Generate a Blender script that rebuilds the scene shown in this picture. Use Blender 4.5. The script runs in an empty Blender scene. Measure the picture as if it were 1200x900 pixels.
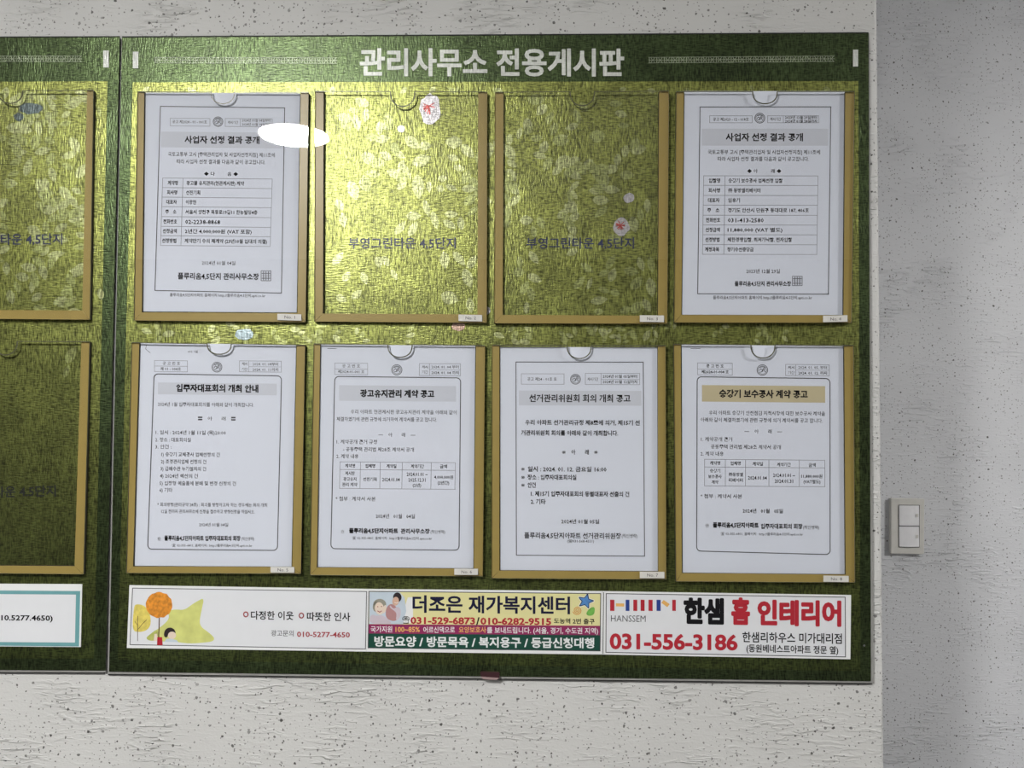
# -*- coding: utf-8 -*-
import bpy, bmesh, math, random
from mathutils import Matrix, Vector

# ------------------------------------------------------------------ camera
F, CX, CY = 900.0, 600.0, 450.0
RIGHT = Vector((0.99984405, 0.01725593, 0.00375729))
FWD = Vector((-0.01735037, 0.9994916, 0.02674891))
UP = Vector((-0.00329381, -0.02680993, 0.99963512))
CAM = Vector((0.0, -1.015, 1.40))
sc = bpy.context.scene
cam_data = bpy.data.cameras.new('camera')
cam_data.sensor_fit = 'HORIZONTAL'; cam_data.sensor_width = 36.0
cam_data.lens = F / 1200.0 * 36.0
cam_data.clip_start = 0.02
cam = bpy.data.objects.new('camera', cam_data)
sc.collection.objects.link(cam)
m = Matrix.Identity(4)
for i in range(3):
    m[i][0] = RIGHT[i]; m[i][1] = UP[i]; m[i][2] = -FWD[i]; m[i][3] = CAM[i]
cam.matrix_world = m
sc.camera = cam

# ------------------------------------------------------------------ world, exposure, lamps
world = bpy.data.worlds.new('world'); sc.world = world; world.use_nodes = True
world.node_tree.nodes['Background'].inputs[0].default_value = (0.75, 0.8, 0.9, 1)
world.node_tree.nodes['Background'].inputs[1].default_value = 0.3
sc.view_settings.view_transform = 'Standard'
sc.view_settings.look = 'None'
sc.view_settings.gamma = 1.0
sc.view_settings.use_curve_mapping = False
sc.view_settings.exposure = 0.0
LAMP_A, LAMP_B = 505.0, 280.0          # radiance of the two ceiling lamp diffusers
LAMP_SPOTS = [(-0.807, -1.632, 0.118, LAMP_A, 'round flush ceiling lamp behind the viewer to the left, mirrored in the document pockets'),
              (2.35, -1.05, 0.118, LAMP_B, 'unseen ceiling lamp to the right, its drum made deep to light the recessed wall')]

# ------------------------------------------------------------------ helpers
def un(px, py, Y=0.0):
    """point of the plane y = Y that was measured at photo pixel (px, py)"""
    d = RIGHT * ((px - CX) / F) + FWD + UP * (-(py - CY) / F)
    t = (Y - CAM.y) / d.y
    return CAM + d * t

COL = sc.collection
def link_mesh(name, verts, faces, mat, parent=None, origin=None, mats=None, fmats=None, smooth=False):
    me = bpy.data.meshes.new(name)
    o0 = Vector(origin) if origin is not None else (parent.location.copy() if parent else Vector((0, 0, 0)))
    me.from_pydata([tuple(Vector(v) - o0) for v in verts], [], faces)
    for mm in (mats or [mat]):
        me.materials.append(mm)
    if fmats:
        for p, k in zip(me.polygons, fmats): p.material_index = k
    if smooth:
        for p in me.polygons: p.use_smooth = True
    me.update()
    o = bpy.data.objects.new(name, me); COL.objects.link(o)
    if parent is None:
        o.location = o0
    else:
        base = parent.get('_w')
        if base is not None:          # sub-part of a mesh part: same local frame
            o.parent = parent
        else:
            o.parent = parent
    return o

def empty(name, loc, label, cat, group=None):
    o = bpy.data.objects.new(name, None); COL.objects.link(o)
    o.location = loc; o.empty_display_size = 0.05
    o['label'] = label; o['category'] = cat
    if group: o['group'] = group
    return o

FINE = {'leaf_print', 'lattice_band', 'border_line', 'ruled_lines', 'bold_lettering', 'body_lettering', 'fine_lettering', 'seal_stamp', 'emblem', 'flower_core', 'trunk_drawing', 'elder_features_picture'}
class Shape:
    """collects flat print or boxes; all points in world space"""
    def __init__(s): s.v = []; s.f = []; s.n = 0
    def raw(s, pts):
        k = len(s.v); s.v += [Vector(p) for p in pts]; s.f.append(list(range(k, k + len(pts))))
    def poly(s, pts, Y):             # pts in photo pixels, any order
        a = sum(pts[i][0] * pts[(i + 1) % len(pts)][1] - pts[(i + 1) % len(pts)][0] * pts[i][1] for i in range(len(pts)))
        if a > 0: pts = pts[::-1]
        s.raw([un(x, y, Y) for x, y in pts]); return s
    def rect(s, x0, y0, x1, y1, Y): return s.poly([(x0, y0), (x1, y0), (x1, y1), (x0, y1)], Y)
    def ell(s, cx, cy, rx, ry, Y, rot=0, n=24, a0=0, a1=360):
        c, d = math.cos(math.radians(rot)), math.sin(math.radians(rot)); P = []
        full = abs(a1 - a0) >= 360
        for i in range(n if full else n + 1):
            a = math.radians(a0 + (a1 - a0) * i / n)
            x, y = rx * math.cos(a), ry * math.sin(a)
            P.append((cx + x * c - y * d, cy + x * d + y * c))
        return s.poly(P, Y)
    def line(s, pts, w, Y, closed=False):
        n = len(pts)
        for i in range(n if closed else n - 1):
            (x0, y0), (x1, y1) = pts[i], pts[(i + 1) % n]
            L = math.hypot(x1 - x0, y1 - y0) or 1
            tx, ty = (x1 - x0) / L, (y1 - y0) / L
            ox, oy = -ty * w / 2, tx * w / 2; e = w * .4
            s.poly([(x0 - tx * e + ox, y0 - ty * e + oy), (x1 + tx * e + ox, y1 + ty * e + oy),
                    (x1 + tx * e - ox, y1 + ty * e - oy), (x0 - tx * e - ox, y0 - ty * e - oy)], Y)
        return s
    def prism(s, pts, Yb, Yf, Ym=None):   # solid with outline pts (photo px measured at Yf), back Yb, front Yf
        Ym = Yf if Ym is None else Ym
        a = sum(pts[i][0] * pts[(i + 1) % len(pts)][1] - pts[(i + 1) % len(pts)][0] * pts[i][1] for i in range(len(pts)))
        if a > 0: pts = pts[::-1]
        P = [un(x, y, Ym) for x, y in pts]; n = len(P); k = len(s.v)
        s.v += [Vector((p.x, Yf, p.z)) for p in P] + [Vector((p.x, Yb, p.z)) for p in P]
        s.f.append(list(range(k, k + n))); s.f.append(list(range(k + 2 * n - 1, k + n - 1, -1)))
        for i in range(n):
            j = (i + 1) % n
            s.f.append([k + j, k + i, k + n + i, k + n + j])
        return s
    def box(s, x0, x1, y0, y1, z0, z1):
        k = len(s.v)
        s.v += [Vector(p) for p in ((x0, y0, z0), (x1, y0, z0), (x1, y1, z0), (x0, y1, z0), (x0, y0, z1), (x1, y0, z1), (x1, y1, z1), (x0, y1, z1))]
        for q in ((0, 3, 2, 1), (4, 5, 6, 7), (0, 1, 5, 4), (1, 2, 6, 5), (2, 3, 7, 6), (3, 0, 4, 7)):
            s.f.append([k + i for i in q])
        return s
    def build(s, name, mat, parent=None, **kw):
        o = link_mesh(name, s.v, s.f, mat, parent, **kw)
        if name in FINE: o['kind'] = 'stuff'
        return o

_cache = {}
def glyphs(body, offset, res=2, shear=0):
    key = (body, offset, res, shear)
    if key not in _cache:
        c = bpy.data.curves.new('t', 'FONT'); c.body = body; c.resolution_u = res; c.offset = offset; c.shear = shear
        o = bpy.data.objects.new('t', c)
        me = bpy.data.meshes.new_from_object(o)
        V = [(v.co.x, v.co.y) for v in me.vertices]; Fc = [list(p.vertices) for p in me.polygons]
        bpy.data.objects.remove(o); bpy.data.curves.remove(c); bpy.data.meshes.remove(me)
        _cache[key] = (V, Fc)
    return _cache[key]

def has_hangul(t): return any('\uac00' <= ch <= '\ud7a3' for ch in t)
def smooth(P, k=2):
    for _ in range(k):
        Q = []
        for i in range(len(P)):
            (a, b), (c, d) = P[i], P[(i + 1) % len(P)]
            Q += [(.75 * a + .25 * c, .75 * b + .25 * d), (.25 * a + .75 * c, .25 * b + .75 * d)]
        P = Q
    return P
class Print(Shape):
    def text(s, body, x0, x1, y0, h, Y, y1=None, bold=0.0, res=2, shear=0):
        """line of type from photo px x0 to x1, centred on y0 (left end) .. y1 (right end), glyph height h px"""
        if y1 is None: y1 = y0
        extra = max(0.0, bold - .018)
        V, Fc = glyphs(body, min(bold, .018), res, shear)
        if not V: return s
        xs = [v[0] for v in V]; a, b = min(xs), max(xs)
        hits = [(0, 0)]
        if extra: hits = [(extra * math.cos(q * math.pi / 4), extra * math.sin(q * math.pi / 4)) for q in range(8)]; a -= extra; b += extra
        em = h / 0.88 if has_hangul(body) else h / 0.74
        mid = 0.37
        sx = (x1 - x0) / (b - a); sl = (y1 - y0) / (x1 - x0)
        for qi, (dx, dy) in enumerate(hits):
            k = len(s.v); Yq = Y - 7e-6 * qi
            for (x, y) in V:
                px = x0 + (x + dx - a) * sx
                py = y0 + sl * (px - x0) - (y + dy - mid) * em
                s.v.append(un(px, py, Yq))
            s.f += [[k + i for i in f] for f in Fc]
        return s

# ------------------------------------------------------------------ materials
def new_mat(name):
    mt = bpy.data.materials.new(name); mt.use_nodes = True
    nt = mt.node_tree; b = nt.nodes['Principled BSDF']
    return mt, nt, b
def N(nt, kind, **kw):
    n = nt.nodes.new(kind)
    for k, v in kw.items(): setattr(n, k, v)
    return n
def plain(name, col, rough=0.6, metal=0.0, spec=0.5, noise=0.04, scale=60, emit=None, coat=0.0):
    mt, nt, b = new_mat(name); L = nt.links
    tc = N(nt, 'ShaderNodeNewGeometry'); no = N(nt, 'ShaderNodeTexNoise'); no.inputs['Scale'].default_value = scale
    L.new(tc.outputs['Position'], no.inputs['Vector'])
    mr = N(nt, 'ShaderNodeMapRange'); mr.inputs['To Min'].default_value = 1 - noise * 2; mr.inputs['To Max'].default_value = 1 + noise * 2
    L.new(no.outputs['Fac'], mr.inputs['Value'])
    mx = N(nt, 'ShaderNodeVectorMath', operation='SCALE'); mx.inputs[0].default_value = col
    L.new(mr.outputs['Result'], mx.inputs['Scale']); L.new(mx.outputs['Vector'], b.inputs['Base Color'])
    b.inputs['Roughness'].default_value = rough; b.inputs['Metallic'].default_value = metal
    b.inputs['Specular IOR Level'].default_value = spec; b.inputs['Coat Weight'].default_value = coat
    if emit:
        b.inputs['Emission Color'].default_value = (1, 0.985, 0.95, 1); b.inputs['Emission Strength'].default_value = emit
    return mt
def srgb(r, g, b):
    return tuple(((c / 255) / 12.92 if c <= 10 else (((c / 255) + 0.055) / 1.055) ** 2.4) for c in (r, g, b))

def fabric(name, col, metal=0.82, rough=0.40, depth=0.0006, contrast=0.45, low=None):
    """printed, embossed linen-look laminate"""
    mt, nt, b = new_mat(name); L = nt.links
    g = N(nt, 'ShaderNodeNewGeometry')
    outs = []
    for sx, sz, off in ((120, 600, 0), (600, 120, 7.3)):
        mp = N(nt, 'ShaderNodeVectorMath', operation='MULTIPLY_ADD')
        mp.inputs[1].default_value = (sx, 1, sz); mp.inputs[2].default_value = (off, off, off)
        L.new(g.outputs['Position'], mp.inputs[0])
        no = N(nt, 'ShaderNodeTexNoise'); no.inputs['Scale'].default_value = 1.0; no.inputs['Detail'].default_value = 1.5
        L.new(mp.outputs[0], no.inputs['Vector']); outs.append(no.outputs['Fac'])
    big = N(nt, 'ShaderNodeTexNoise'); big.inputs['Scale'].default_value = 14; big.inputs['Detail'].default_value = 2
    L.new(g.outputs['Position'], big.inputs['Vector'])
    bm = N(nt, 'ShaderNodeMapRange'); bm.inputs['From Min'].default_value = .42; bm.inputs['From Max'].default_value = .58
    L.new(big.outputs['Fac'], bm.inputs['Value'])
    mix = N(nt, 'ShaderNodeMix'); mix.data_type = 'FLOAT'
    mm = N(nt, 'ShaderNodeMapRange'); mm.inputs['To Min'].default_value = .34; mm.inputs['To Max'].default_value = .66
    L.new(bm.outputs[0], mm.inputs['Value'])
    L.new(mm.outputs[0], mix.inputs[0]); L.new(outs[0], mix.inputs[2]); L.new(outs[1], mix.inputs[3])
    mr = N(nt, 'ShaderNodeMapRange'); mr.inputs['From Min'].default_value = .36; mr.inputs['From Max'].default_value = .62
    mr.inputs['To Min'].default_value = 1 - contrast * 1.5; mr.inputs['To Max'].default_value = 1 + contrast
    L.new(mix.outputs[0], mr.inputs['Value'])
    pn = N(nt, 'ShaderNodeTexNoise'); pn.inputs['Scale'].default_value = 22; pn.inputs['Detail'].default_value = 3
    L.new(g.outputs['Position'], pn.inputs['Vector'])
    pr = N(nt, 'ShaderNodeMapRange'); pr.inputs['From Min'].default_value = .35; pr.inputs['From Max'].default_value = .65
    pr.inputs['To Min'].default_value = .82; pr.inputs['To Max'].default_value = 1.15
    L.new(pn.outputs['Fac'], pr.inputs['Value'])
    mu = N(nt, 'ShaderNodeMath', operation='MULTIPLY'); L.new(mr.outputs[0], mu.inputs[0]); L.new(pr.outputs[0], mu.inputs[1])
    sc_ = N(nt, 'ShaderNodeVectorMath', operation='SCALE'); sc_.inputs[0].default_value = col
    if low:      # colour blends from gold green at the top to darker green at the foot
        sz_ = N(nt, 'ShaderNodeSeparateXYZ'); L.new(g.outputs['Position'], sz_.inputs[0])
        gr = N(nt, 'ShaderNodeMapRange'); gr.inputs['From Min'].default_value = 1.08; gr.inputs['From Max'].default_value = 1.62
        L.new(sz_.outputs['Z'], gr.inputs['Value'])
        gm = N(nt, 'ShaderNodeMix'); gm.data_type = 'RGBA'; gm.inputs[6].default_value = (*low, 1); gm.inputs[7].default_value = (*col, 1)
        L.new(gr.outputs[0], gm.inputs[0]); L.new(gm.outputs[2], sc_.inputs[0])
    L.new(mu.outputs[0], sc_.inputs['Scale']); L.new(sc_.outputs['Vector'], b.inputs['Base Color'])
    bp = N(nt, 'ShaderNodeBump'); bp.inputs['Strength'].default_value = 1.0; bp.inputs['Distance'].default_value = depth
    L.new(mix.outputs[0], bp.inputs['Height']); L.new(bp.outputs[0], b.inputs['Normal'])
    b.inputs['Metallic'].default_value = metal; b.inputs['Roughness'].default_value = rough
    b.inputs['Coat Weight'].default_value = .45; b.inputs['Coat Roughness'].default_value = .33
    L.new(bp.outputs[0], b.inputs['Coat Normal'])
    return mt

def stucco(name, col, speck=1.0, angle=0.0, seed=0.0):
    """sprayed multi-fleck wall coating with trowelled wrinkles"""
    mt, nt, b = new_mat(name); L = nt.links
    g = N(nt, 'ShaderNodeNewGeometry')
    sp = N(nt, 'ShaderNodeSeparateXYZ'); L.new(g.outputs['Position'], sp.inputs[0])
    ad = N(nt, 'ShaderNodeMath', operation='ADD'); L.new(sp.outputs['X'], ad.inputs[0]); L.new(sp.outputs['Y'], ad.inputs[1])
    cb = N(nt, 'ShaderNodeCombineXYZ'); L.new(ad.outputs[0], cb.inputs['X']); L.new(sp.outputs['Z'], cb.inputs['Y']); cb.inputs['Z'].default_value = seed
    # warp a little so flecks are not round
    wn = N(nt, 'ShaderNodeTexNoise'); wn.inputs['Scale'].default_value = 260; L.new(cb.outputs[0], wn.inputs['Vector'])
    wv = N(nt, 'ShaderNodeVectorMath', operation='MULTIPLY_ADD'); wv.inputs[1].default_value = (.004, .004, 0)
    L.new(wn.outputs['Color'], wv.inputs[0]); L.new(cb.outputs[0], wv.inputs[2])
    clump = N(nt, 'ShaderNodeTexNoise'); clump.inputs['Scale'].default_value = 16; clump.inputs['Detail'].default_value = 2; L.new(cb.outputs[0], clump.inputs['Vector'])
    masks = []
    for scl, rad, thr in ((62, .088, .42), (110, .10, .45), (150, .11, .52)):
        vo = N(nt, 'ShaderNodeTexVoronoi'); vo.voronoi_dimensions = '2D'; vo.inputs['Scale'].default_value = scl
        L.new(wv.outputs[0], vo.inputs['Vector'])
        cs = N(nt, 'ShaderNodeSeparateColor'); L.new(vo.outputs['Color'], cs.inputs[0])
        rr = N(nt, 'ShaderNodeMath', operation='MULTIPLY'); rr.inputs[1].default_value = rad * speck; L.new(cs.outputs['Green'], rr.inputs[0])
        r2 = N(nt, 'ShaderNodeMath', operation='ADD'); r2.inputs[1].default_value = rad * .45 * speck; L.new(rr.outputs[0], r2.inputs[0])
        lt = N(nt, 'ShaderNodeMath', operation='LESS_THAN'); L.new(vo.outputs['Distance'], lt.inputs[0]); L.new(r2.outputs[0], lt.inputs[1])
        cl = N(nt, 'ShaderNodeMath', operation='MULTIPLY'); L.new(cs.outputs['Red'], cl.inputs[0]); L.new(clump.outputs['Fac'], cl.inputs[1])
        gt = N(nt, 'ShaderNodeMath', operation='GREATER_THAN'); gt.inputs[1].default_value = thr * .62; L.new(cl.outputs[0], gt.inputs[0])
        an = N(nt, 'ShaderNodeMath', operation='MULTIPLY'); L.new(lt.outputs[0], an.inputs[0]); L.new(gt.outputs[0], an.inputs[1])
        dk = N(nt, 'ShaderNodeMath', operation='MULTIPLY'); L.new(an.outputs[0], dk.inputs[0])
        dr = N(nt, 'ShaderNodeMapRange'); dr.inputs['To Min'].default_value = .45; dr.inputs['To Max'].default_value = .95; L.new(cs.outputs['Blue'], dr.inputs['Value'])
        L.new(dr.outputs[0], dk.inputs[1]); masks.append(dk.outputs[0])
    mx = masks[0]
    for k in masks[1:]:
        q = N(nt, 'ShaderNodeMath', operation='MAXIMUM'); L.new(mx, q.inputs[0]); L.new(k, q.inputs[1]); mx = q.outputs[0]
    tone = N(nt, 'ShaderNodeTexNoise'); tone.inputs['Scale'].default_value = 7; tone.inputs['Detail'].default_value = 5; L.new(cb.outputs[0], tone.inputs['Vector'])
    tr = N(nt, 'ShaderNodeMapRange'); tr.inputs['To Min'].default_value = .93; tr.inputs['To Max'].default_value = 1.07; L.new(tone.outputs['Fac'], tr.inputs['Value'])
    cs2 = N(nt, 'ShaderNodeVectorMath', operation='SCALE'); cs2.inputs[0].default_value = col; L.new(tr.outputs[0], cs2.inputs['Scale'])
    cm = N(nt, 'ShaderNodeMix'); cm.data_type = 'RGBA'; L.new(mx, cm.inputs[0]); L.new(cs2.outputs[0], cm.inputs[6]); cm.inputs[7].default_value = (.035, .032, .03, 1)
    L.new(cm.outputs[2], b.inputs['Base Color'])
    rot = N(nt, 'ShaderNodeMapping'); rot.inputs['Rotation'].default_value = (0, 0, angle); rot.inputs['Scale'].default_value = (45, 190, 1)
    L.new(cb.outputs[0], rot.inputs['Vector'])
    wr = N(nt, 'ShaderNodeTexNoise'); wr.inputs['Scale'].default_value = 1; wr.inputs['Detail'].default_value = 4; wr.inputs['Distortion'].default_value = .6; L.new(rot.outputs[0], wr.inputs['Vector'])
    wm = N(nt, 'ShaderNodeTexNoise'); wm.inputs['Scale'].default_value = 11; L.new(cb.outputs[0], wm.inputs['Vector'])
    w2 = N(nt, 'ShaderNodeMapRange'); w2.inputs['From Min'].default_value = .46; w2.inputs['From Max'].default_value = .66; w2.inputs['To Min'].default_value = .1; L.new(wm.outputs['Fac'], w2.inputs['Value'])
    wr2 = N(nt, 'ShaderNodeMapRange'); wr2.inputs['From Min'].default_value = .5; wr2.inputs['From Max'].default_value = .8; L.new(wr.outputs['Fac'], wr2.inputs['Value'])
    wh = N(nt, 'ShaderNodeMath', operation='MULTIPLY'); L.new(wr2.outputs[0], wh.inputs[0]); L.new(w2.outputs[0], wh.inputs[1])
    fn = N(nt, 'ShaderNodeTexNoise'); fn.inputs['Scale'].default_value = 320; fn.inputs['Detail'].default_value = 3; L.new(cb.outputs[0], fn.inputs['Vector'])
    fs = N(nt, 'ShaderNodeMath', operation='MULTIPLY_ADD'); fs.inputs[1].default_value = .10; L.new(fn.outputs['Fac'], fs.inputs[0]); L.new(wh.outputs[0], fs.inputs[2])
    bp = N(nt, 'ShaderNodeBump'); bp.inputs['Strength'].default_value = .9; bp.inputs['Distance'].default_value = .0032
    L.new(fs.outputs[0], bp.inputs['Height']); L.new(bp.outputs[0], b.inputs['Normal'])
    b.inputs['Roughness'].default_value = .55; b.inputs['Specular IOR Level'].default_value = .4
    return mt

def paper_mat(name, col):
    mt, nt, b = new_mat(name); L = nt.links
    g = N(nt, 'ShaderNodeNewGeometry')
    no = N(nt, 'ShaderNodeTexNoise'); no.inputs['Scale'].default_value = 9; no.inputs['Detail'].default_value = 2.5
    L.new(g.outputs['Position'], no.inputs['Vector'])
    bp = N(nt, 'ShaderNodeBump'); bp.inputs['Strength'].default_value = .5; bp.inputs['Distance'].default_value = .006
    L.new(no.outputs['Fac'], bp.inputs['Height']); L.new(bp.outputs[0], b.inputs['Normal'])
    b.inputs['Base Color'].default_value = (*col, 1); b.inputs['Roughness'].default_value = .7; b.inputs['Specular IOR Level'].default_value = .3
    return mt

def clear_mat(name, tint=(1, 1, 1), rough=0.0):
    mt = bpy.data.materials.new(name); mt.use_nodes = True; nt = mt.node_tree; nt.nodes.clear(); L = nt.links
    out = N(nt, 'ShaderNodeOutputMaterial'); mix = N(nt, 'ShaderNodeMixShader')
    tr = N(nt, 'ShaderNodeBsdfTransparent'); tr.inputs[0].default_value = (*tint, 1)
    gl = N(nt, 'ShaderNodeBsdfGlossy'); gl.inputs['Roughness'].default_value = rough
    fr = N(nt, 'ShaderNodeFresnel'); ge = N(nt, 'ShaderNodeNewGeometry')     # a thin sheet does not bend the ray: same reflectance from both faces
    io = N(nt, 'ShaderNodeMapRange'); io.inputs['To Min'].default_value = 1.49; io.inputs['To Max'].default_value = 1 / 1.49
    L.new(ge.outputs['Backfacing'], io.inputs['Value']); L.new(io.outputs[0], fr.inputs['IOR'])
    L.new(fr.outputs[0], mix.inputs[0]); L.new(tr.outputs[0], mix.inputs[1]); L.new(gl.outputs[0], mix.inputs[2]); L.new(mix.outputs[0], out.inputs[0])
    return mt

M = {}
M['wall'] = stucco('sprayed_wall_coating', (0.585, 0.585, 0.578), 1.0, 0.06, 0.0)
M['wall_far'] = stucco('sprayed_wall_coating_recess', (0.595, 0.605, 0.635), .9, 0.45, 3.7)
M['wall_hall'] = plain('brown_hall_cladding', (.13, .12, .11), .6)
M['ceiling'] = plain('ceiling_paint', (.75, .75, .74), .8)
M['floor'] = plain('floor_stone', (.20, .20, .20), .4, noise=.1, scale=8)
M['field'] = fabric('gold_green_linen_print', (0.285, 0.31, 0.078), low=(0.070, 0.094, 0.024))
M['leaf'] = fabric('pale_leaf_linen_print', (0.43, 0.46, 0.21), contrast=.4)
M['leaf_dim'] = fabric('soft_leaf_linen_print', (0.36, 0.395, 0.145), contrast=.4)
M['border'] = fabric('dark_green_linen_print', (0.068, 0.100, 0.038), metal=1.0, contrast=.4)
M['flower_white'] = fabric('white_petal_print', (0.62, 0.60, 0.62), contrast=.2)
M['flower_red'] = fabric('red_petal_print', (0.55, 0.10, 0.09), contrast=.2)
M['flower_pink'] = fabric('pink_petal_print', (0.55, 0.38, 0.30), contrast=.2)
M['blue_grey'] = fabric('blue_grey_flower_print', (0.13, 0.17, 0.17), contrast=.3)
M['pale_blue'] = fabric('pale_blue_flower_print', (0.42, 0.52, 0.56), contrast=.3)
M['white_print'] = fabric('white_header_print', (0.66, 0.68, 0.64), metal=.1, contrast=.1)
M['lattice'] = fabric('pale_lattice_print', (0.38, 0.44, 0.30), metal=.2, contrast=.25)
M['navy_print'] = fabric('navy_print', (0.015, 0.022, 0.085), metal=.1, contrast=.2)
M['black_print'] = fabric('black_green_print', (0.02, 0.025, 0.02), metal=.1, contrast=.2)
M['tape'] = plain('tan_foam_tape', srgb(160, 140, 78), .38, noise=.03)
M['tape_side'] = plain('dark_foam_side', (.03, .027, .015), .8)
M['sheet'] = clear_mat('clear_acrylic')
M['rim'] = plain('cut_rim_shade', (.10, .10, .06), .3)
M['sheet_edge'] = plain('acrylic_cut_edge', (.16, .16, .12), .3)
M['rear'] = plain('dark_rear_layer', (.07, .07, .07), .5)
M['top_line'] = plain('black_top_line', (.012, .013, .012), .7)
M['backing'] = plain('acrylic_backing_edge', (.30, .30, .29), .25, noise=.12, scale=40)
M['paper'] = paper_mat('white_office_paper', (0.675, 0.71, 0.80))
M['paper_b'] = paper_mat('white_office_paper_b', (0.675, 0.71, 0.80))
M['ink'] = plain('black_toner', (.008, .008, .010), .9, spec=.15, noise=.02)
M['ink_mid'] = plain('grey_toner', (.055, .055, .065), .6, noise=.02)
M['ink_soft'] = plain('light_grey_toner', (.17, .175, .20), .6, noise=.02)
M['ink_rule'] = plain('thin_ruling_toner', (.27, .28, .32), .7, noise=.02)
M['band_grey'] = plain('pale_grey_toner_band', (.57, .595, .665), .7, noise=.01)
M['band_tan'] = plain('tan_toner_band', (.52, .455, .29), .7, noise=.01)
M['label'] = plain('number_label_paper', (.62, .61, .58), .6)
M['ad_white'] = plain('glossy_white_vinyl', (.70, .715, .75), .35, noise=.01)
M['ad_edge'] = plain('white_vinyl_margin', (.76, .77, .78), .35, noise=.01)
M['teal'] = plain('teal_ink', (.14, .34, .36), .4)
M['ad_yellow'] = plain('cream_yellow_ink', (.70, .66, .33), .4, noise=.01)
M['ad_magenta'] = plain('magenta_ink', (.26, .02, .10), .4)
M['ad_green'] = plain('deep_green_ink', (.006, .06, .04), .4)
M['navy_ink'] = plain('navy_ink', (.006, .006, .035), .6, spec=.3)
M['crimson'] = plain('crimson_ink', (.42, .02, .035), .4)
M['red_brown'] = plain('dark_red_ink', (.33, .03, .04), .4)
M['blue_ink'] = plain('blue_ink', (.02, .05, .25), .4)
M['orange_ink'] = plain('orange_ink', (.70, .28, .05), .5)
M['amber_ink'] = plain('amber_ink', (.75, .42, .12), .5)
M['orange_wash'] = plain('orange_watercolour', (.62, .23, .02), .6, noise=.35, scale=220)
M['yellow_wash'] = plain('yellow_watercolour', (.66, .55, .12), .6, noise=.2, scale=180)
M['lime_wash'] = plain('lime_watercolour', (.58, .60, .19), .6, noise=.14, scale=60)
M['olive_wash'] = plain('olive_watercolour', (.42, .45, .12), .6, noise=.2, scale=120)
M['hair'] = plain('black_hair_ink', (.02, .012, .015), .5)
M['skin'] = plain('skin_ink', (.62, .40, .30), .5)
M['skin_pale'] = plain('pale_skin_ink', (.72, .60, .50), .5)
M['sky_wash'] = plain('pale_sky_ink', (.50, .58, .66), .5)
M['grey_hair'] = plain('grey_hair_ink', (.28, .27, .22), .5)
M['pink_cloth'] = plain('dusty_pink_ink', (.42, .22, .22), .5)
M['lilac_cloth'] = plain('lilac_ink', (.55, .48, .54), .5)
M['brown'] = plain('brown_ink', (.10, .05, .03), .5)
M['star_blue'] = plain('star_blue_ink', (.08, .22, .50), .4, noise=.2, scale=200)
M['leafgreen'] = plain('leaf_green_ink', (.16, .42, .08), .4, noise=.2, scale=200)
M['maroon'] = plain('maroon_plastic', (.045, .016, .02), .3)
M['maroon_lip'] = plain('pale_mauve_plastic', (.34, .24, .24), .3)
M['switch_frame'] = plain('aged_white_plastic', (.60, .59, .56), .4, noise=.05)
M['switch_key'] = plain('white_plastic_key', (.80, .80, .83), .22)
M['switch_gap'] = plain('dark_gap', (.05, .05, .055), .5)
M['lamp_glow_a'] = plain('lamp_diffuser_a', (.8, .8, .8), .5, emit=LAMP_A)
M['lamp_glow_b'] = plain('lamp_diffuser_b', (.8, .8, .8), .5, emit=LAMP_B)
M['lamp_rim'] = plain('white_lamp_rim', (.7, .7, .7), .4)
M['screw'] = plain('screw_steel', (.35, .36, .34), .3, metal=.8)

# ------------------------------------------------------------------ the setting
CEIL = 2.35
XE = un(1032.8, 450, .006).x
def struct(name, sh, mat, **kw):
    o = sh.build(name, mat, **kw); o['kind'] = 'structure'; return o
wf = struct('wall_front', Shape().box(-3.0, XE, 0.006, 0.60, 0, CEIL), M['wall'])
bm = bmesh.new(); bm.from_mesh(wf.data)
ed = [e for e in bm.edges if all(abs(v.co.x - XE) < 1e-5 and v.co.y < .01 for v in e.verts)]
bmesh.ops.bevel(bm, geom=ed, offset=.006, segments=5, profile=.5, affect='EDGES')
bm.to_mesh(wf.data); bm.free()
for p in wf.data.polygons: p.use_smooth = False
# recessed wall: the upper coat ends in a faint step
zj = un(1100, 325.5, .6).z
struct('wall_back', Shape().box(-3.0, 3.0, 0.60, 0.75, 0, zj).box(-3.0, 3.0, 0.6012, 0.75, zj, CEIL), M['wall_far'])
struct('wall_right', Shape().box(3.0, 3.1, -4.0, 0.75, 0, CEIL), M['wall_hall'])
struct('wall_left', Shape().box(-3.1, -3.0, -4.0, 0.75, 0, CEIL), M['wall_hall'])
struct('wall_rear', Shape().box(-3.1, 3.1, -4.1, -4.0, 0, CEIL), M['wall_hall'])
struct('floor', Shape().box(-3.1, 3.1, -4.1, 0.75, -.1, 0), M['floor'])
struct('ceiling', Shape().box(-3.1, 3.1, -4.1, 0.75, CEIL, CEIL + .1), M['ceiling'])

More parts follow.
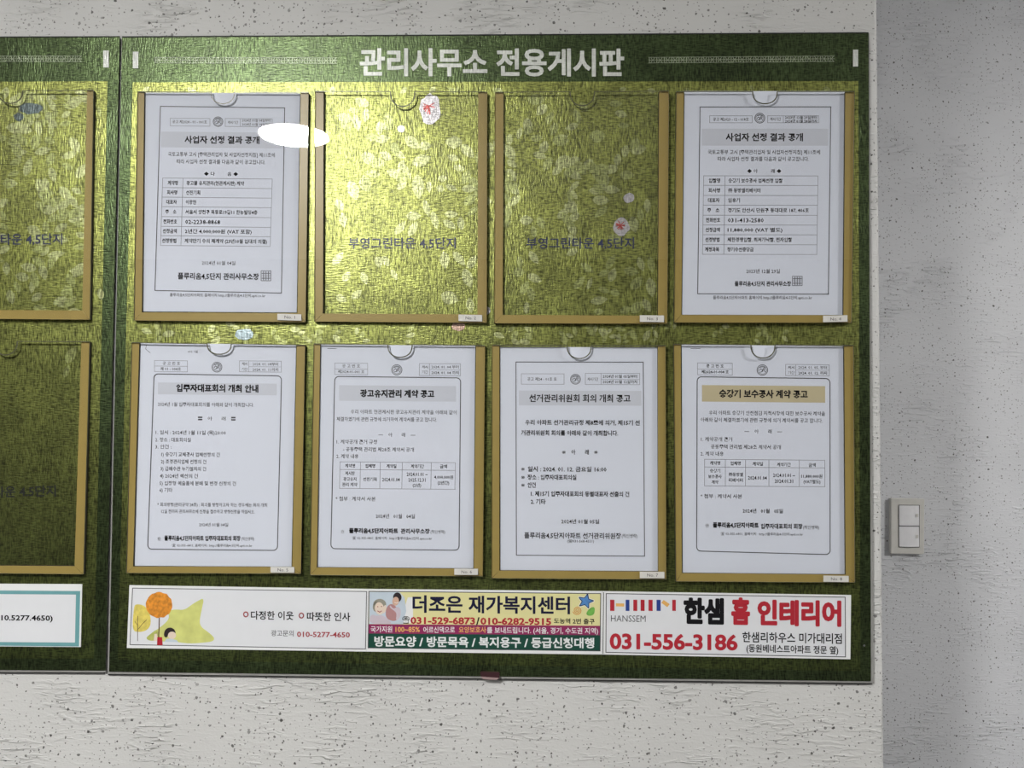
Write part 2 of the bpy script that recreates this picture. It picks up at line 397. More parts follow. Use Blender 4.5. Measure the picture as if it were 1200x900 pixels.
# ------------------------------------------------------------------ ceiling lamps
for k, (lx, ly, r, e, lab) in enumerate(LAMP_SPOTS):
    t = empty('ceiling_lamp', (lx, ly, CEIL), lab, 'lamp')
    n = 48; ring = [(math.cos(2 * math.pi * i / n), math.sin(2 * math.pi * i / n)) for i in range(n)]
    prof = [(r + .012, CEIL), (r + .014, CEIL - .018), (r + .006, CEIL - .022), (r + .001, CEIL - .019)]
    V, Fc = [], []
    for (pr, pz) in prof: V += [(lx + c * pr, ly + s_ * pr, pz) for c, s_ in ring]
    for a in range(len(prof) - 1):
        for i in range(n): Fc.append([a * n + i, (a + 1) * n + i, (a + 1) * n + (i + 1) % n, a * n + (i + 1) % n])
    link_mesh('rim', V, Fc, M['lamp_rim'], t, smooth=True)
    dz = .019 if k == 0 else .075        # second lamp's drum depth added so its sides brighten the upper recess
    V = [(lx + c * r, ly + s_ * r, CEIL - dz) for c, s_ in ring] + [(lx + c * r, ly + s_ * r, CEIL - .012) for c, s_ in ring]
    Fc = [list(range(n - 1, -1, -1)), list(range(n, 2 * n))] + [[i, (i + 1) % n, n + (i + 1) % n, n + i] for i in range(n)]
    link_mesh('diffuser', V, Fc, M['lamp_glow_a' if k == 0 else 'lamp_glow_b'], t)

# ------------------------------------------------------------------ the two notice boards
random.seed(11)
def leaf_pts(cx, cy, L, W, ang):
    a = math.radians(ang); c, s = math.cos(a), math.sin(a)
    prof = [(-.5, 0), (-.38, .28), (-.18, .46), (.05, .48), (.27, .33), (.5, 0)]
    P = prof + [(x, -y) for x, y in prof[-2:0:-1]]
    return [(cx + x * L * c - y * W * s, cy + x * L * s + y * W * c) for x, y in P]
class Leaves(Shape):
    k = 0
    def leaf(s, cx, cy, L, W, ang):
        s.k += 1; s.poly(leaf_pts(cx, cy, L, W, ang), -.00015 - .0000006 * s.k)
def spray(bright, dim, x, y, x0, y0, x1, y1, sz, inside):
    """a twig with leaves along it"""
    a = random.uniform(40, 140); n = random.randint(3, 6); px, py = x, y
    for i in range(n):
        a += random.uniform(-25, 25)
        px += math.cos(math.radians(a)) * sz * .8; py += math.sin(math.radians(a)) * sz * .8
        ang = a + random.choice((-1, 1)) * random.uniform(30, 75)
        L = sz * random.uniform(.8, 1.25); W = L * random.uniform(.45, .65)
        if inside(px, py, L * .55): (bright if random.random() < .5 else dim).leaf(px, py, L, W, ang)

def board(corners_print, corners_sheet, field, loc_px, label):
    base = un(*loc_px, 0); base.y = 0.006
    t = empty('notice_board', base, label, 'notice board', None)
    s = Shape().prism(corners_sheet, 0.0034, 0.0012, 0.0012); s.build('acrylic_backing', M['backing'], t)
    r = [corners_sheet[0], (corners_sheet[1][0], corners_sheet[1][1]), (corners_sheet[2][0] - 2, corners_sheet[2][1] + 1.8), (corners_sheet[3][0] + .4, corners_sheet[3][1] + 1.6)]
    Shape().prism(r, 0.0059, 0.0035, 0.0035).build('rear_dark_layer', M['rear'], t)  # added dark layer, showing as a line below the backing
    a, b_ = corners_print[0], corners_print[1]
    Shape().prism([(a[0], a[1] - 1.5), (b_[0], b_[1] - 1.3), (b_[0], b_[1] - .05), (a[0], a[1] - .05)], .0011, -.0004).build('top_dark_line', M['top_line'], t)  # black line added along the top edge of the print
    s = Shape().prism(corners_print, 0.0012, 0.0, 0.0); s.build('print_sheet', M['border'], t)
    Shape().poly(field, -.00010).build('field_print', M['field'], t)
    return t

PR = [(142.9, 44), (1017.8, 39), (1020.6, 798.2), (127.8, 787)]
SH = [(142.5, 44), (1018.6, 39), (1024, 800.4), (126.0, 789.6)]
FR = [(155.5, 96.5), (1005.8, 95), (1008.2, 786.5), (138, 773)]
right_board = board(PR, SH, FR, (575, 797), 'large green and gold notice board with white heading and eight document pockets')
PL = [(-330, 45), (140.2, 43.6), (123.6, 785.8), (-330, 783)]
SL = [(-331, 45), (140.1, 43.6), (124.0, 788), (-331, 785.6)]
FL = [(-318, 97), (126, 95.2), (110, 772), (-318, 770)]
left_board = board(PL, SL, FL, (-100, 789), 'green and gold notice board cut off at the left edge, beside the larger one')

# leaves: hand-placed ones of pockets two and three, sprays elsewhere
LV = [(452,148,15,9,0),(448,163,18,10,-10),(483,167,22,13,40),(498,171,16,11,0),(532,167,15,20,90),(548,177,22,12,45),(433,186,22,14,30),(494,188,24,14,-20),
(464,204,23,11,20),(476,201,21,9,60),(471,217,15,9,-40),(490,219,30,15,85),(503,219,14,7,90),(519,209,12,8,0),(516,221,10,8,20),(529,220,15,7,20),(414,223,25,14,70),(427,217,18,11,60),
(484.6,253,18,11,0),(500,244,22,8,75),(509.5,258,22,9,75),(469,267,20,9,-50),(484,268,20,10,-60),(529,251,16,9,0),(527,263,18,9,30),(398,240,16,10,60),(402,258,18,10,80),(540,262,16,9,80),
(396,303,20,10,-50),(444,307,14,10,80),(452,306,14,9,60),(462,322,15,7,60),(406,324,15,9,-60),(427,326,16,9,70),(521,305,21,12,85),(538,303,22,10,50),(553,307,18,10,-60),(527,349,22,16,20),(548,326,24,13,70),(551,358,18,10,80),(418,345,16,9,-40),(400,350,14,9,30),
(617,258,16,12,0),(634,261,16,10,70),(625.6,272,15,8,80),(625.6,302,19,9,55),(609,307,14,8,80),(608,319,14,12,0),(626.5,326,19,10,25),(615,337,18,10,-60),(622.7,345,18,9,80),(617,361,15,7,95),
(688,314,19,9,35),(679,331,19,9,-50),(691,332,15,6,-70),(708,320,14,8,-30),(715.7,307,20,9,-60),(717.6,322,18,10,-70),(708,340,15,7,20),(721,343,12,9,20),(702,352,21,10,-10),(702,365,12,8,0),
(740,318,19,11,10),(751,309.5,18,9,70),(746,331.6,20,12,-50),(763,310,20,9,80),(763,337,24,12,80),(733,363,14,9,-20),(746,360,18,12,-50),(758,358,18,10,60),
(585,393,14,7,20),(693,389,13,8,40),(708,391,14,9,80),(727,385,14,7,20),(742.5,393,15,8,60),(758,393,15,8,-60),(172,388,14,7,20),(198,391,16,8,-10),(660,250,18,10,-40),(668,262,14,8,30),(735,205,18,11,0),(748,175,20,13,-10),(700,160,16,20,90),(657,165,20,13,0),(660,190,16,20,60)]
br, dm = Leaves(), Leaves(); dm.k = 150
for i, q in enumerate(LV): (br if (q[1] < 300 or i % 3) and q[0] < 600 or i % 3 == 0 else dm).leaf(*q)
def ins(x, y, r): return 160 + r * 1 < x < 1003 - r and 98 + r < y < 400
for cxy in [(random.uniform(592, 770), random.uniform(104, 235)) for _ in range(15)] + [(random.uniform(385, 555), random.uniform(104, 200)) for _ in range(7)]:
    spray(br, dm, *cxy, 0, 0, 0, 0, 17, ins)
for _ in range(55): spray(br, dm, random.uniform(160, 1000), random.choice((98, 378)) + random.uniform(-4, 6), 0, 0, 0, 0, 10, lambda x, y, r: 158 + r < x < 1004 - r and (98 + r < y < 107 or 379 < y < 402))
for _ in range(8): spray(br, dm, random.uniform(992, 1000), random.uniform(100, 340), 0, 0, 0, 0, 9, ins)
br.build('leaf_print', M['leaf'], right_board); dm.build('leaf_print', M['leaf_dim'], right_board)
bl, dl = Leaves(), Leaves(); dl.k = 120
insl = lambda x, y, r: -310 < x < 124 - r - (y - 96) * .02 and 98 + r < y < 372
for q in [(87,120,26,13,-30),(57,137,14,9,90),(45,150,20,9,80),(20,175,26,12,70),(33,195,24,10,-70),(12,215,18,11,0),(48,222,22,10,60),(92,250,26,12,-65),(96,200,22,12,-50),(66,298,22,8,-10),(92,316,22,11,-55),(70,352,18,9,-30),(106,290,16,9,60),(118,345,14,8,80),(20,118,20,13,0)]: bl.leaf(*q)
for _ in range(26): spray(bl, dl, random.uniform(-60, 105), random.uniform(98, 330), 0, 0, 0, 0, 17, insl)
for _ in range(8): spray(bl, dl, random.uniform(0, 115), random.uniform(98, 104), 0, 0, 0, 0, 13, insl)
dl.leaf(83, 416, 22, 12, -60); dl.leaf(78, 435, 16, 7, -70)
bl.build('leaf_print', M['leaf'], left_board); dl.build('leaf_print', M['leaf_dim'], left_board)

def flower(board_, cx, cy, rx, ry, seed, pet='flower_white', core='flower_red', cr=.5):
    YF = -.00056 - seed * 2e-5
    rnd = random.Random(seed); n = 20; P = []
    for i in range(n):
        a = 2 * math.pi * i / n; k = rnd.uniform(.86, 1.03); P.append((cx + rx * k * math.cos(a), cy + ry * k * math.sin(a)))
    f = Shape().poly(P, YF).build('flower_print', M[pet], board_)
    if core:
        s = Shape()
        for i in range(16):
            a = rnd.uniform(0, 6.28); s.line([(cx - rx * .1, cy - ry * .2), (cx - rx * .1 + math.cos(a) * rx * cr, cy - ry * .2 + math.sin(a) * ry * cr)], 1.0, YF - .00012 - i * 5e-6)
        s.build('flower_core', M[core], board_)
flower(right_board, 504, 128, 13, 19, 1)
flower(right_board, 728, 266, 10, 11, 2)
flower(right_board, 470, 151, 4.5, 4.5, 3, core=None)
flower(right_board, 737, 232, 7, 6, 4, core=None)
flower(right_board, 537, 382, 8, 6, 5, pet='flower_pink', core=None)
flower(right_board, 571, 364, 3.5, 5, 6, pet='flower_white', core=None)
flower(right_board, 286, 392, 12, 7, 7, pet='pale_blue', core=None)
flower(right_board, 596, 214, 5, 14, 8, pet='leaf_dim', core=None)
flower(left_board, 36, 127, 15, 7, 9, pet='blue_grey', core=None)
flower(left_board, 22, 137, 6, 5, 10, pet='blue_grey', core=None)

# heading, ticks, lattice bands
YB = -.00050
Print().text('관리사무소 전용게시판', 421.5, 731.5, 73, 30, YB, y1=73.5, bold=.030, res=3).build('heading_lettering', M['white_print'], right_board)
Shape().rect(155.6, 60.6, 162, 80, YB).build('tick_mark', M['white_print'], right_board)
Shape().rect(999.6, 58.2, 1005.6, 78, YB).build('tick_mark', M['white_print'], right_board)
Shape().rect(121, 59.2, 127.4, 79, YB).build('tick_mark', M['white_print'], left_board)
def lattice(x0, x1, y0, y1, h, b):
    s = Shape(); n = int(abs(x1 - x0) / 8.6); st = (x1 - x0) / n
    for i in range(n):
        xa = x0 + i * st; yc = y0 + (y1 - y0) * i / n; q = h / 2
        s.line([(xa + 1, yc - q), (xa + 1, yc + q)], .8, YB)
        s.line([(xa + 2.6, yc - q), (xa + 4.6, yc), (xa + 2.6, yc + q)], .7, YB)
        s.line([(xa + 7.4, yc - q), (xa + 5.4, yc), (xa + 7.4, yc + q)], .7, YB)
        s.line([(xa + 1, yc), (xa + st, yc)], .6, YB)
    s.line([(x0, y0 - h / 2), (x1, y1 - h / 2)], .5, YB).line([(x0, y0 + h / 2), (x1, y1 + h / 2)], .5, YB)
    s.build('lattice_band', M['lattice'], b)
lattice(181, 395, 70.5, 71, 6.5, right_board)
lattice(760, 978, 70.5, 68.8, 6.5, right_board)
lattice(-180, 96, 68.5, 69, 6.5, left_board)
# slogan printed on the board behind each empty pocket
Print().text('부영그린타운 4,5단지', 408.5, 534, 285, 12.5, YB, bold=.014).build('slogan_lettering', M['navy_print'], right_board)
Print().text('부영그린타운 4,5단지', 617, 743, 285, 12.5, YB, bold=.014).build('slogan_lettering', M['navy_print'], right_board)
Print().text('부영그린타운 4,5단지', -53, 73, 281, 12.5, YB, y1=280, bold=.014).build('slogan_lettering', M['navy_print'], left_board)
Print().text('부영그린타운 4.5단지', -61, 65.5, 578, 12.5, YB, y1=575, bold=.024).build('slogan_lettering', M['black_print'], left_board)
for (x, y) in [(1012.8, 756.5)]:
    Shape().ell(x, y, 1.3, 1.3, -.0004, n=10).build('screw', M['screw'], right_board)

# ------------------------------------------------------------------ pockets
T0, T1, SF = -.0002, -.0058, -.0078
FT = [0, 1, 1, 1, 1, 1]
def pocket(o, inner, notch, num, label_px, board_, label, num_text=True):
    """o: outer outline TL,TR,BR,BL ; inner: xl_top, xl_bot, xr_top, xr_bot, y_bot_left, y_bot_right"""
    base = un((o[2][0] + o[3][0]) / 2, o[3][1], 0); base.y = 0
    t = empty('document_pocket', base, label, 'document pocket', 'clear document pockets on the notice boards')
    (xlt, xlb, xrt, xrb, ybl, ybr) = inner
    TL, TR, BR, BL = o
    Shape().prism([TL, (xlt, TL[1]), (xlb, ybl), BL], T0, T1).build('side_strip', None, t, mats=[M['tape'], M['tape_side']], fmats=FT)
    Shape().prism([(xrt, TR[1] + .6), (TR[0], TR[1] + .6), BR, (xrb, ybr)], T0, T1).build('side_strip', None, t, mats=[M['tape'], M['tape_side']], fmats=FT)
    # bottom strip fits between the side strips
    Shape().prism([(xlb + .05, ybl), (xrb - .05, ybr), (BR[0] - .6, BR[1]), (BL[0] + .6, BL[1])], T0 , T1 + .00003).build('bottom_strip', None, t, mats=[M['tape'], M['tape_side']], fmats=FT)
    nx0, nx1, nyb = notch
    cx = (nx0 + nx1) / 2; yt = TL[1] + (TR[1] - TL[1]) * (cx - TL[0]) / (TR[0] - TL[0])
    rx, ry = (nx1 - nx0) / 2, nyb - yt
    arc = [(cx - rx * math.cos(math.pi * i / 16), yt + ry * math.sin(math.pi * i / 16) ** .8) for i in range(17)]
    s = Shape().prism([TL] + arc + [TR, BR, BL], T1 - .0001, SF, SF)
    n = len(s.v) // 2
    fm = [0, 0] + [1] * n
    s.build('clear_sheet', None, t, mats=[M['sheet'], M['sheet_edge']], fmats=fm)
    rim = Shape().line([(TL[0] + .6, TL[1] + .5), (nx0, yt + .5)], .9, SF - .00004)
    rim.line([(x, y + (.5 if i in (0, 16) else .6)) for i, (x, y) in enumerate(arc)], 1.3, SF - .00005); rim.line([(nx1, yt + .5), (TR[0] - .6, TR[1] + .5)], .9, SF - .00004)
    rim.build('rim_refraction_line', M['rim'], t)  # dark line drawn on the front in place of refraction at the cut edge
    if label_px:
        x0, y0, x1, y1, sl = label_px
        lb = Shape().prism([(x0, y0), (x1, y0 + sl), (x1, y1 + sl), (x0, y1)], SF - .00005, SF - .0004).build('number_label', M['label'], t)
        if num_text:
            lp = Print().text('No. %s' % num, x0 + (x1 - x0) * .30, x0 + (x1 - x0) * .74, (y0 + y1) / 2, 3.8, SF - .0005, y1=(y0 + y1) / 2 + sl * .4, bold=.0)
            q = lp.build('label_lettering', M['ink_mid'], t); q.parent = lb; q.location = (0, 0, 0)
    return t

pockets = {
1: dict(o=[(161,107),(361.5,108),(358,377.5),(156.7,375.5)], inner=(169,166.2,352.5,348.5,366,367), notch=(247.5,274.7,121), lp=(325,367.6,353,375,.8)),
2: dict(o=[(369.2,106.5),(571,107.3),(570.3,378.3),(368.2,376.8)], inner=(379.2,378.4,560.4,559.5,367.4,368.4), notch=(457.7,486,124), lp=(537.3,368.6,565,376.2,.5)),
3: dict(o=[(580,107.6),(784,106.2),(782,379.3),(579,378.8)], inner=(590,589,772.4,771,369,370), notch=(668,696.5,123.2), lp=(749.8,369.4,778.2,377.2,.3)),
4: dict(o=[(792.6,107),(1001.6,107),(998.2,378.2),(790,378)], inner=(801.4,798.4,990.6,988.4,369.2,369.4), notch=(882,910.8,121), lp=(964.6,370,993.2,377.6,-.6)),
5: dict(o=[(154,401),(357.4,404),(352.4,672.4),(147.8,671.6)], inner=(163.2,156,347.8,342.4,663.8,664.6), notch=(242.8,271,414.6), lp=(317,664.2,344.8,671,.3)),
6: dict(o=[(367.6,402.5),(568.4,404.5),(565.6,675.4),(363,674)], inner=(375.2,371.2,557.8,555.4,665,666.6), notch=(454.5,483,418.2), lp=(532.4,666.4,560.2,673.6,.2)),
7: dict(o=[(576.4,404),(780,404.6),(780.8,679.2),(575.8,677.8)], inner=(585.2,585.2,770.8,771.4,668.6,669.8), notch=(664.6,692.8,419.6), lp=(749.8,670,778.6,677.6,.2)),
8: dict(o=[(789.6,403),(1000.4,404.4),(1002.2,682.8),(792,681.4)], inner=(797.8,799,989.2,991,671.6,673.4), notch=(880,908.2,419), lp=(965,674.6,994.6,681.8,.4)),
}
plabs = {
1: 'clear pocket numbered 1, top row, holding the notice under the bright lamp reflection',
2: 'empty clear pocket numbered 2 with red and white flower print behind it',
3: 'empty clear pocket numbered 3, its flower print just above the slogan end',
4: 'clear pocket numbered 4 in the top right corner of the large board',
5: 'clear pocket numbered 5, bottom left pocket of the large board',
6: 'clear pocket numbered 6, under the empty pocket numbered 2',
7: 'clear pocket numbered 7, third from the left in the bottom row of the large board',
8: 'clear pocket numbered 8, bottom right, holding the notice with a tan title band',
}
for k, p in pockets.items():
    pocket(p['o'], p['inner'], p['notch'], k, p['lp'], right_board, plabs[k])
pocket([(-88,106),(109.3,105.2),(105,374.6),(-92,373)], (-78,-82,102,96.4,363,363.8), (-2,26.4,120.4), 0, None, left_board, 'empty clear pocket, upper one on the cut off left board')
pocket([(-92,399),(104.7,400),(97.6,673),(-98,671)], (-82,-88,95.4,87.4,662,663.4), (-8,20,415.4), 0, None, left_board, 'empty clear pocket, lower one on the cut off left board, plain green behind it')

# ------------------------------------------------------------------ notices
YP = -.0024           # front of a sheet of paper
class Notice:
    def __init__(s, q, label, mat='paper'):
        s.q = q
        base = un((q[2][0] + q[3][0]) / 2, q[3][1], YP); s.t = empty('notice_sheet', base, label, 'notice', 'printed notices in the pockets')
        s.sheet = Shape().prism(q, YP + .00015, YP).build('paper', M[mat], s.t)
        s.ink, s.mid, s.soft, s.bandsh, s.lines = Print(), Print(), Print(), Shape(), Shape()
        s.grid = Shape()
    def sl(s, y):      # tilt of a text line at height y (px per px)
        (a, b, c, d) = s.q; t = (y - a[1]) / (d[1] - a[1])
        return (1 - t) * (b[1] - a[1]) / (b[0] - a[0]) + t * (c[1] - d[1]) / (c[0] - d[0]) + s.extra
    extra = 0.0
    def tx(s, body, x0, x1, y, h, bold=0.0, ink='mid'):
        L = {'ink': s.ink, 'mid': s.mid, 'soft': s.soft}[ink]
        L.text(body, x0, x1, y, h, YP - .0002, y1=y + s.sl(y) * (x1 - x0), bold=bold + .007, res=1 if h < 9 else 2)
    def ln(s, pts, w=.8, closed=False): s.lines.line(pts, w, YP - .0002, closed)
    def gl(s, pts, w=.5): s.grid.line(pts, w, YP - .00018)
    def hl(s, x0, x1, y, w=.5): s.gl([(x0, y), (x1, y + s.sl(y) * (x1 - x0))], w)
    def box(s, x0, y0, x1, y1, w=.5):
        a = s.sl(y0) * (x1 - x0); s.grid.line([(x0, y0), (x1, y0 + a), (x1, y1 + a), (x0, y1)], w, YP - .00018, True)
    def band(s, x0, y0, x1, y1, mat='band_grey'):
        a = s.sl(y0) * (x1 - x0); s.bandsh.poly([(x0, y0), (x1, y0 + a), (x1, y1 + a), (x0, y1)], YP - .0001); s.bmat = mat
    def round(s, tl, tr, br_, bl_, r=5, w=.9):
        P = []
        for (c, a0, sx, sy) in ((tl, 180, 1, 1), (tr, 270, -1, 1), (br_, 0, -1, -1), (bl_, 90, 1, -1)):
            for i in range(6):
                a = math.radians(a0 + 90 * i / 5); P.append((c[0] + sx * r + r * math.cos(a), c[1] + sy * r + r * math.sin(a)))
        s.ln(P, w, True)
    def emblem(s, cx, cy, r):
        Y = YP - .0002; e = Shape()
        for rr, w in ((r, .7), (r * .78, .45)):
            e.line([(cx + rr * math.cos(2 * math.pi * i / 24), cy + rr * math.sin(2 * math.pi * i / 24)) for i in range(24)], w, Y, True)
        e.line([(cx - r * .55, cy + r * .1), (cx - r * .3, cy - r * .25), (cx, cy - r * .05), (cx - r * .1, cy + r * .35), (cx - r * .45, cy + r * .4)], .7, Y)
        e.line([(cx + r * .05, cy + r * .3), (cx + r * .2, cy - r * .3), (cx + r * .5, cy - r * .25), (cx + r * .35, cy + r * .1), (cx + r * .55, cy + r * .35)], .7, Y)
        e.line([(cx - r * .5, cy - r * .5), (cx, cy - r * .62), (cx + r * .5, cy - r * .5)], .8, Y)
        e.build('emblem', M['ink_mid'], s.t)
    def stamp(s, x0, y0, x1, y1):
        e = Shape(); Y = YP - .0003; w = x1 - x0
        e.line([(x0, y0), (x1, y0), (x1, y1), (x0, y1)], .7, Y, True)
        for i in range(1, 4):
            x = x0 + w * i / 4; e.line([(x, y0 + 1), (x, y1 - 1)], .9, Y)
            y = y0 + (y1 - y0) * i / 4; e.line([(x0 + 1, y), (x1 - 1, y)], .9 if i != 2 else .4, Y)
        e.build('seal_stamp', M['ink_soft'], s.t)
    def done(s):
        if s.bandsh.f: s.bandsh.build('title_band', M[s.bmat], s.t)
        for sh, nm, mt in ((s.lines, 'border_line', 'ink_mid'), (s.grid, 'ruled_lines', 'ink_rule'), (s.ink, 'bold_lettering', 'ink'), (s.mid, 'body_lettering', 'ink_mid'), (s.soft, 'fine_lettering', 'ink_soft')):
            if sh.f: sh.build(nm, M[mt], s.t)

def table_rows(n, rows, xl, xm, xr, ys, slip=0.0):
    """two-column table: rows of (head, body, body_x1); ys: row boundary heights at the left"""
    for i, y in enumerate(ys):
        n.hl(xl + slip * i, xr + slip * i, y)
    k = len(ys) - 1
    for x in (xl, xm, xr):
        a = n.sl(ys[0]) * (x - xl)
        n.gl([(x, ys[0] + a), (x + slip * k, ys[-1] + n.sl(ys[-1]) * (x - xl))])
    for i, (hd, hx0, hx1, bd, bx1) in enumerate(rows):
        yc = (ys[i] + ys[i + 1]) / 2; dx = slip * i
        n.tx(hd, hx0 + dx, hx1 + dx, yc + n.sl(yc) * (hx0 - xl), 4.9, .012, 'ink')
        bx0 = xm + 4 + dx
        n.tx(bd, bx0, bx1, yc + n.sl(yc) * (bx0 - xl), 4.9, .008, 'ink')

# notice 1 (top left pocket)
n = Notice([(169.5,108.4),(351.7,109.2),(347.7,366.2),(167,365)], 'white notice with table and square seal, partly hidden by the white lamp reflection'); n.extra = .004
n.ln([(188,124.6),(333.6,126.4),(329.8,343.4),(181.6,340.4)], .9, True)
n.box(199.5,138.5,246,147.5); n.tx('공고 제2024 - 01 - 001호',202,242.5,142.6,3.9)
n.box(264,138.8,319,148.2); n.tx('게시기간',267,279,143.4,3.6); n.gl([(281.5,139),(281.5,148.4)]); n.tx('2024년 01월 04일부터',283.5,317,141,3.4); n.tx('2024년 01월 18일까지',283.5,317,145.6,3.4)
n.emblem(255.5,142.6,5.6)
n.band(188.6,154.2,333,172.6)
n.tx('사업자 선정 결과 공개',216.4,304,163.6,8.4,.022,'ink')
n.tx('국토교통부 고시 [주택관리업자 및 사업자선정지침] 제11조에',197,322,180.6,5)
n.tx('따라 사업자 선정 결과를 다음과 같이 공고합니다.',207,311,189.2,5)
n.tx('◆ 다         음 ◆',239,279,203.6,4.4,0,'ink')
table_rows(n, [('계약명',196.6,208.4,'광고물 유지관리(현관게시판) 계약',286),('회사명',196,208,'선진기획',234.5),('대표자',195.6,207.8,'이광현',229.6),('주    소',195,207.6,'서울시 양천구 목동로19길11 한농빌딩4층',301.6),('전화번호',192.8,208.8,'02-2238-8868',258),('선정금액',192.6,208.8,'2년간 4,000,000원 (VAT 포함)',295),('선정방법',192,208.6,'계약만기 수의 재계약 (23년10월 입대의 의결)',313)],
    190.6,214.4,319,[208.6,219.8,231,242.2,253.8,265.2,276.2,287.6], -.35)
n.tx('2024년 01월 04일',236.6,275.8,308,4.8)
n.tx('플루리움4,5단지 관리사무소장',208.4,303.4,323.4,7.4,.016,'ink')
n.stamp(306,317.4,317.4,329)
n.tx('플루리움4,5단지아파트 홈페이지 http://플루리움4-5단지.apti.co.kr',199,311,345.4,3.9)
n.done()

# notice 4 (top right pocket)
n = Notice([(802,106.7),(990,106.8),(988,369.2),(799,368.8)], 'white notice with eight-row table and square seal in the top right corner')
n.ln([(820.4,125.4),(973.6,125.2),(970.8,344.8),(817.6,344.2)], .9, True)
n.box(831.6,135.6,881.4,143.8); n.tx('공고 제2023 - 12 - 018호',835.6,877.4,139.8,4)
n.box(899.6,135.6,959.6,143.8); n.tx('게시기간',902.6,915,139.6,3.8); n.gl([(918,135.6),(918,143.8)]); n.tx('2023년 12월 29일부터',920,957.4,137.6,3.7,.004,'ink'); n.tx('2024년 01월 28일까지',920,957.4,142,3.7,.004,'ink')
n.emblem(890.4,138.4,5.8)
n.band(822.4,150.8,970.6,170.6)
n.tx('사업자 선정 결과 공개',850.6,941,160.8,8.8,.022,'ink')
n.tx('국토교통부 고시 [주택관리업자 및 사업자선정지침] 제11조에',829.6,961,178.2,5.1)
n.tx('따라 사업자 선정 결과를 다음과 같이 공고합니다.',841,948,186.2,5.1)
n.tx('◆ 아          래 ◆',875.6,915.6,200.4,4.5,0,'ink')
table_rows(n, [('입찰명',830.6,844,'승강기 보수공사 업체선정 입찰',917),('회사명',830.4,844,'㈜ 동방엘리베이터',891),('대표자',830,843.6,'임용기',867),('주    소',829.6,843.4,'경기도 안산시 단원구 동대대로 187, 406호',948),('전화번호',828,844.6,'031-413-2580',895),('선정금액',827.8,844.4,'11,880,000 (VAT 별도)',917),('선정방법',827.6,844.2,'제한경쟁입찰, 최저가낙찰, 전자입찰',928),('계정과목',827.4,844,'장기수선충당금',883)],
    824.6,849.6,958.6,[206,217.2,229,240.4,252.2,263.6,275,286.6,298], -.18)
n.tx('2023년 12월 29일',874.6,914,317.8,4.9,.004)
n.tx('플루리움4,5단지 관리사무소장',861,927,332.4,5.6,.016,'ink')
n.stamp(928.6,323.8,940,334.6)
n.tx('플루리움4,5단지아파트 홈페이지 http://플루리움4-5단지.apti.co.kr',835.6,951.6,348.6,4.1)
n.done()

# notice 5 (bottom left pocket)
n = Notice([(164,401.6),(347,404.2),(341.6,664.2),(156.9,663)], 'white crumpled notice with grey title strip in the bottom left pocket of the large board', 'paper_b'); n.extra = -.003
n.round((180.4,438.2),(329.8,440.4),(325.2,645),(173.2,643.6),5,1.0)
n.box(181,422.4,219.6,435.4); n.hl(181,219.6,428.9); n.tx('공 고 번 호',190.6,211,425.7,4); n.tx('제 01 - 004호',188,212,432.2,3.8,.006)
n.box(280.6,422.8,329.6,435.6); n.gl([(291.6,423),(291.6,435.8)]); n.hl(291.6,329.6,429.6,.4); n.tx('게시',283.4,290,426.4,3.5); n.tx('기간',283.4,290,432.6,3.5); n.tx('2024. 01. 04부터',296,326,426.5,3.8); n.tx('2024. 01. 11까지',296,326,433,3.8)
n.emblem(254.2,430.2,5.8)
n.band(185,448.2,324.4,462)
n.tx('입주자대표회의 개최 안내',206.4,302.8,454.6,8.4,.035,'ink')
n.tx('2024년 1월 입주자대표회의를 아래와 같이 개최합니다.',185,297.6,473.6,4.8)
n.tx('〓   아      래   〓',232,276,490.4,4.6)
for b_, x0, x1, y in (('1. 일시 : 2024년 1월 11일 (목)20:00',182.4,264.6,506.6),('2. 장소 : 대표회의실',182,223.6,515.2),('3. 안건 :',182,200.8,523.4),('1) 승강기 교체공사 업체선정의 건',189,257.4,532.4),('2) 조경관리업체 선정의 건',188.6,241.6,540.8),('3) 급배수관 누기설치의 건',188,241.4,549.2),('4) 2024년 예산의 건',187.4,231.8,557.6),('5) 입장형 예술품에 분배 및 변경 신청의 건',187,276.4,566.2),('6) 기타',186.8,202,574.2)):
    n.tx(b_, x0, x1, y, 4.9, .004)
n.tx('* 회의방청(관리규약 28조) : 회의를 방청하고자 하는 경우에는 회의 개최',184.4,313,591.2,4.4,.002)
n.tx('12일 전까지 관리사무소에 신청을 접수하고 방청신청을 하십시오.',189,298.6,599.2,4.4,.002)
n.tx('2024년 01월 04일',233.4,267.4,614.8,4.4,.002)
n.tx('☏',184.6,188.4,631,4.6); n.tx('플루리움4,5단지아파트 입주자대표회의 회장',192.6,281.8,630.6,5.6,.03,'ink'); n.tx('(직인생략)',282.6,298,631.4,4)
n.tx('☎ 02-355-6801, 홈페이지 : http://플루리움4-5단지.apti.co.kr',201.4,295.4,639,3.4)
n.lines.line([(171.6,404.6),(170.6,409),(176,413.4)],.5,YP-.0002); n.tx('010 1월',220,231.6,412,3,0,'soft')
n.done()

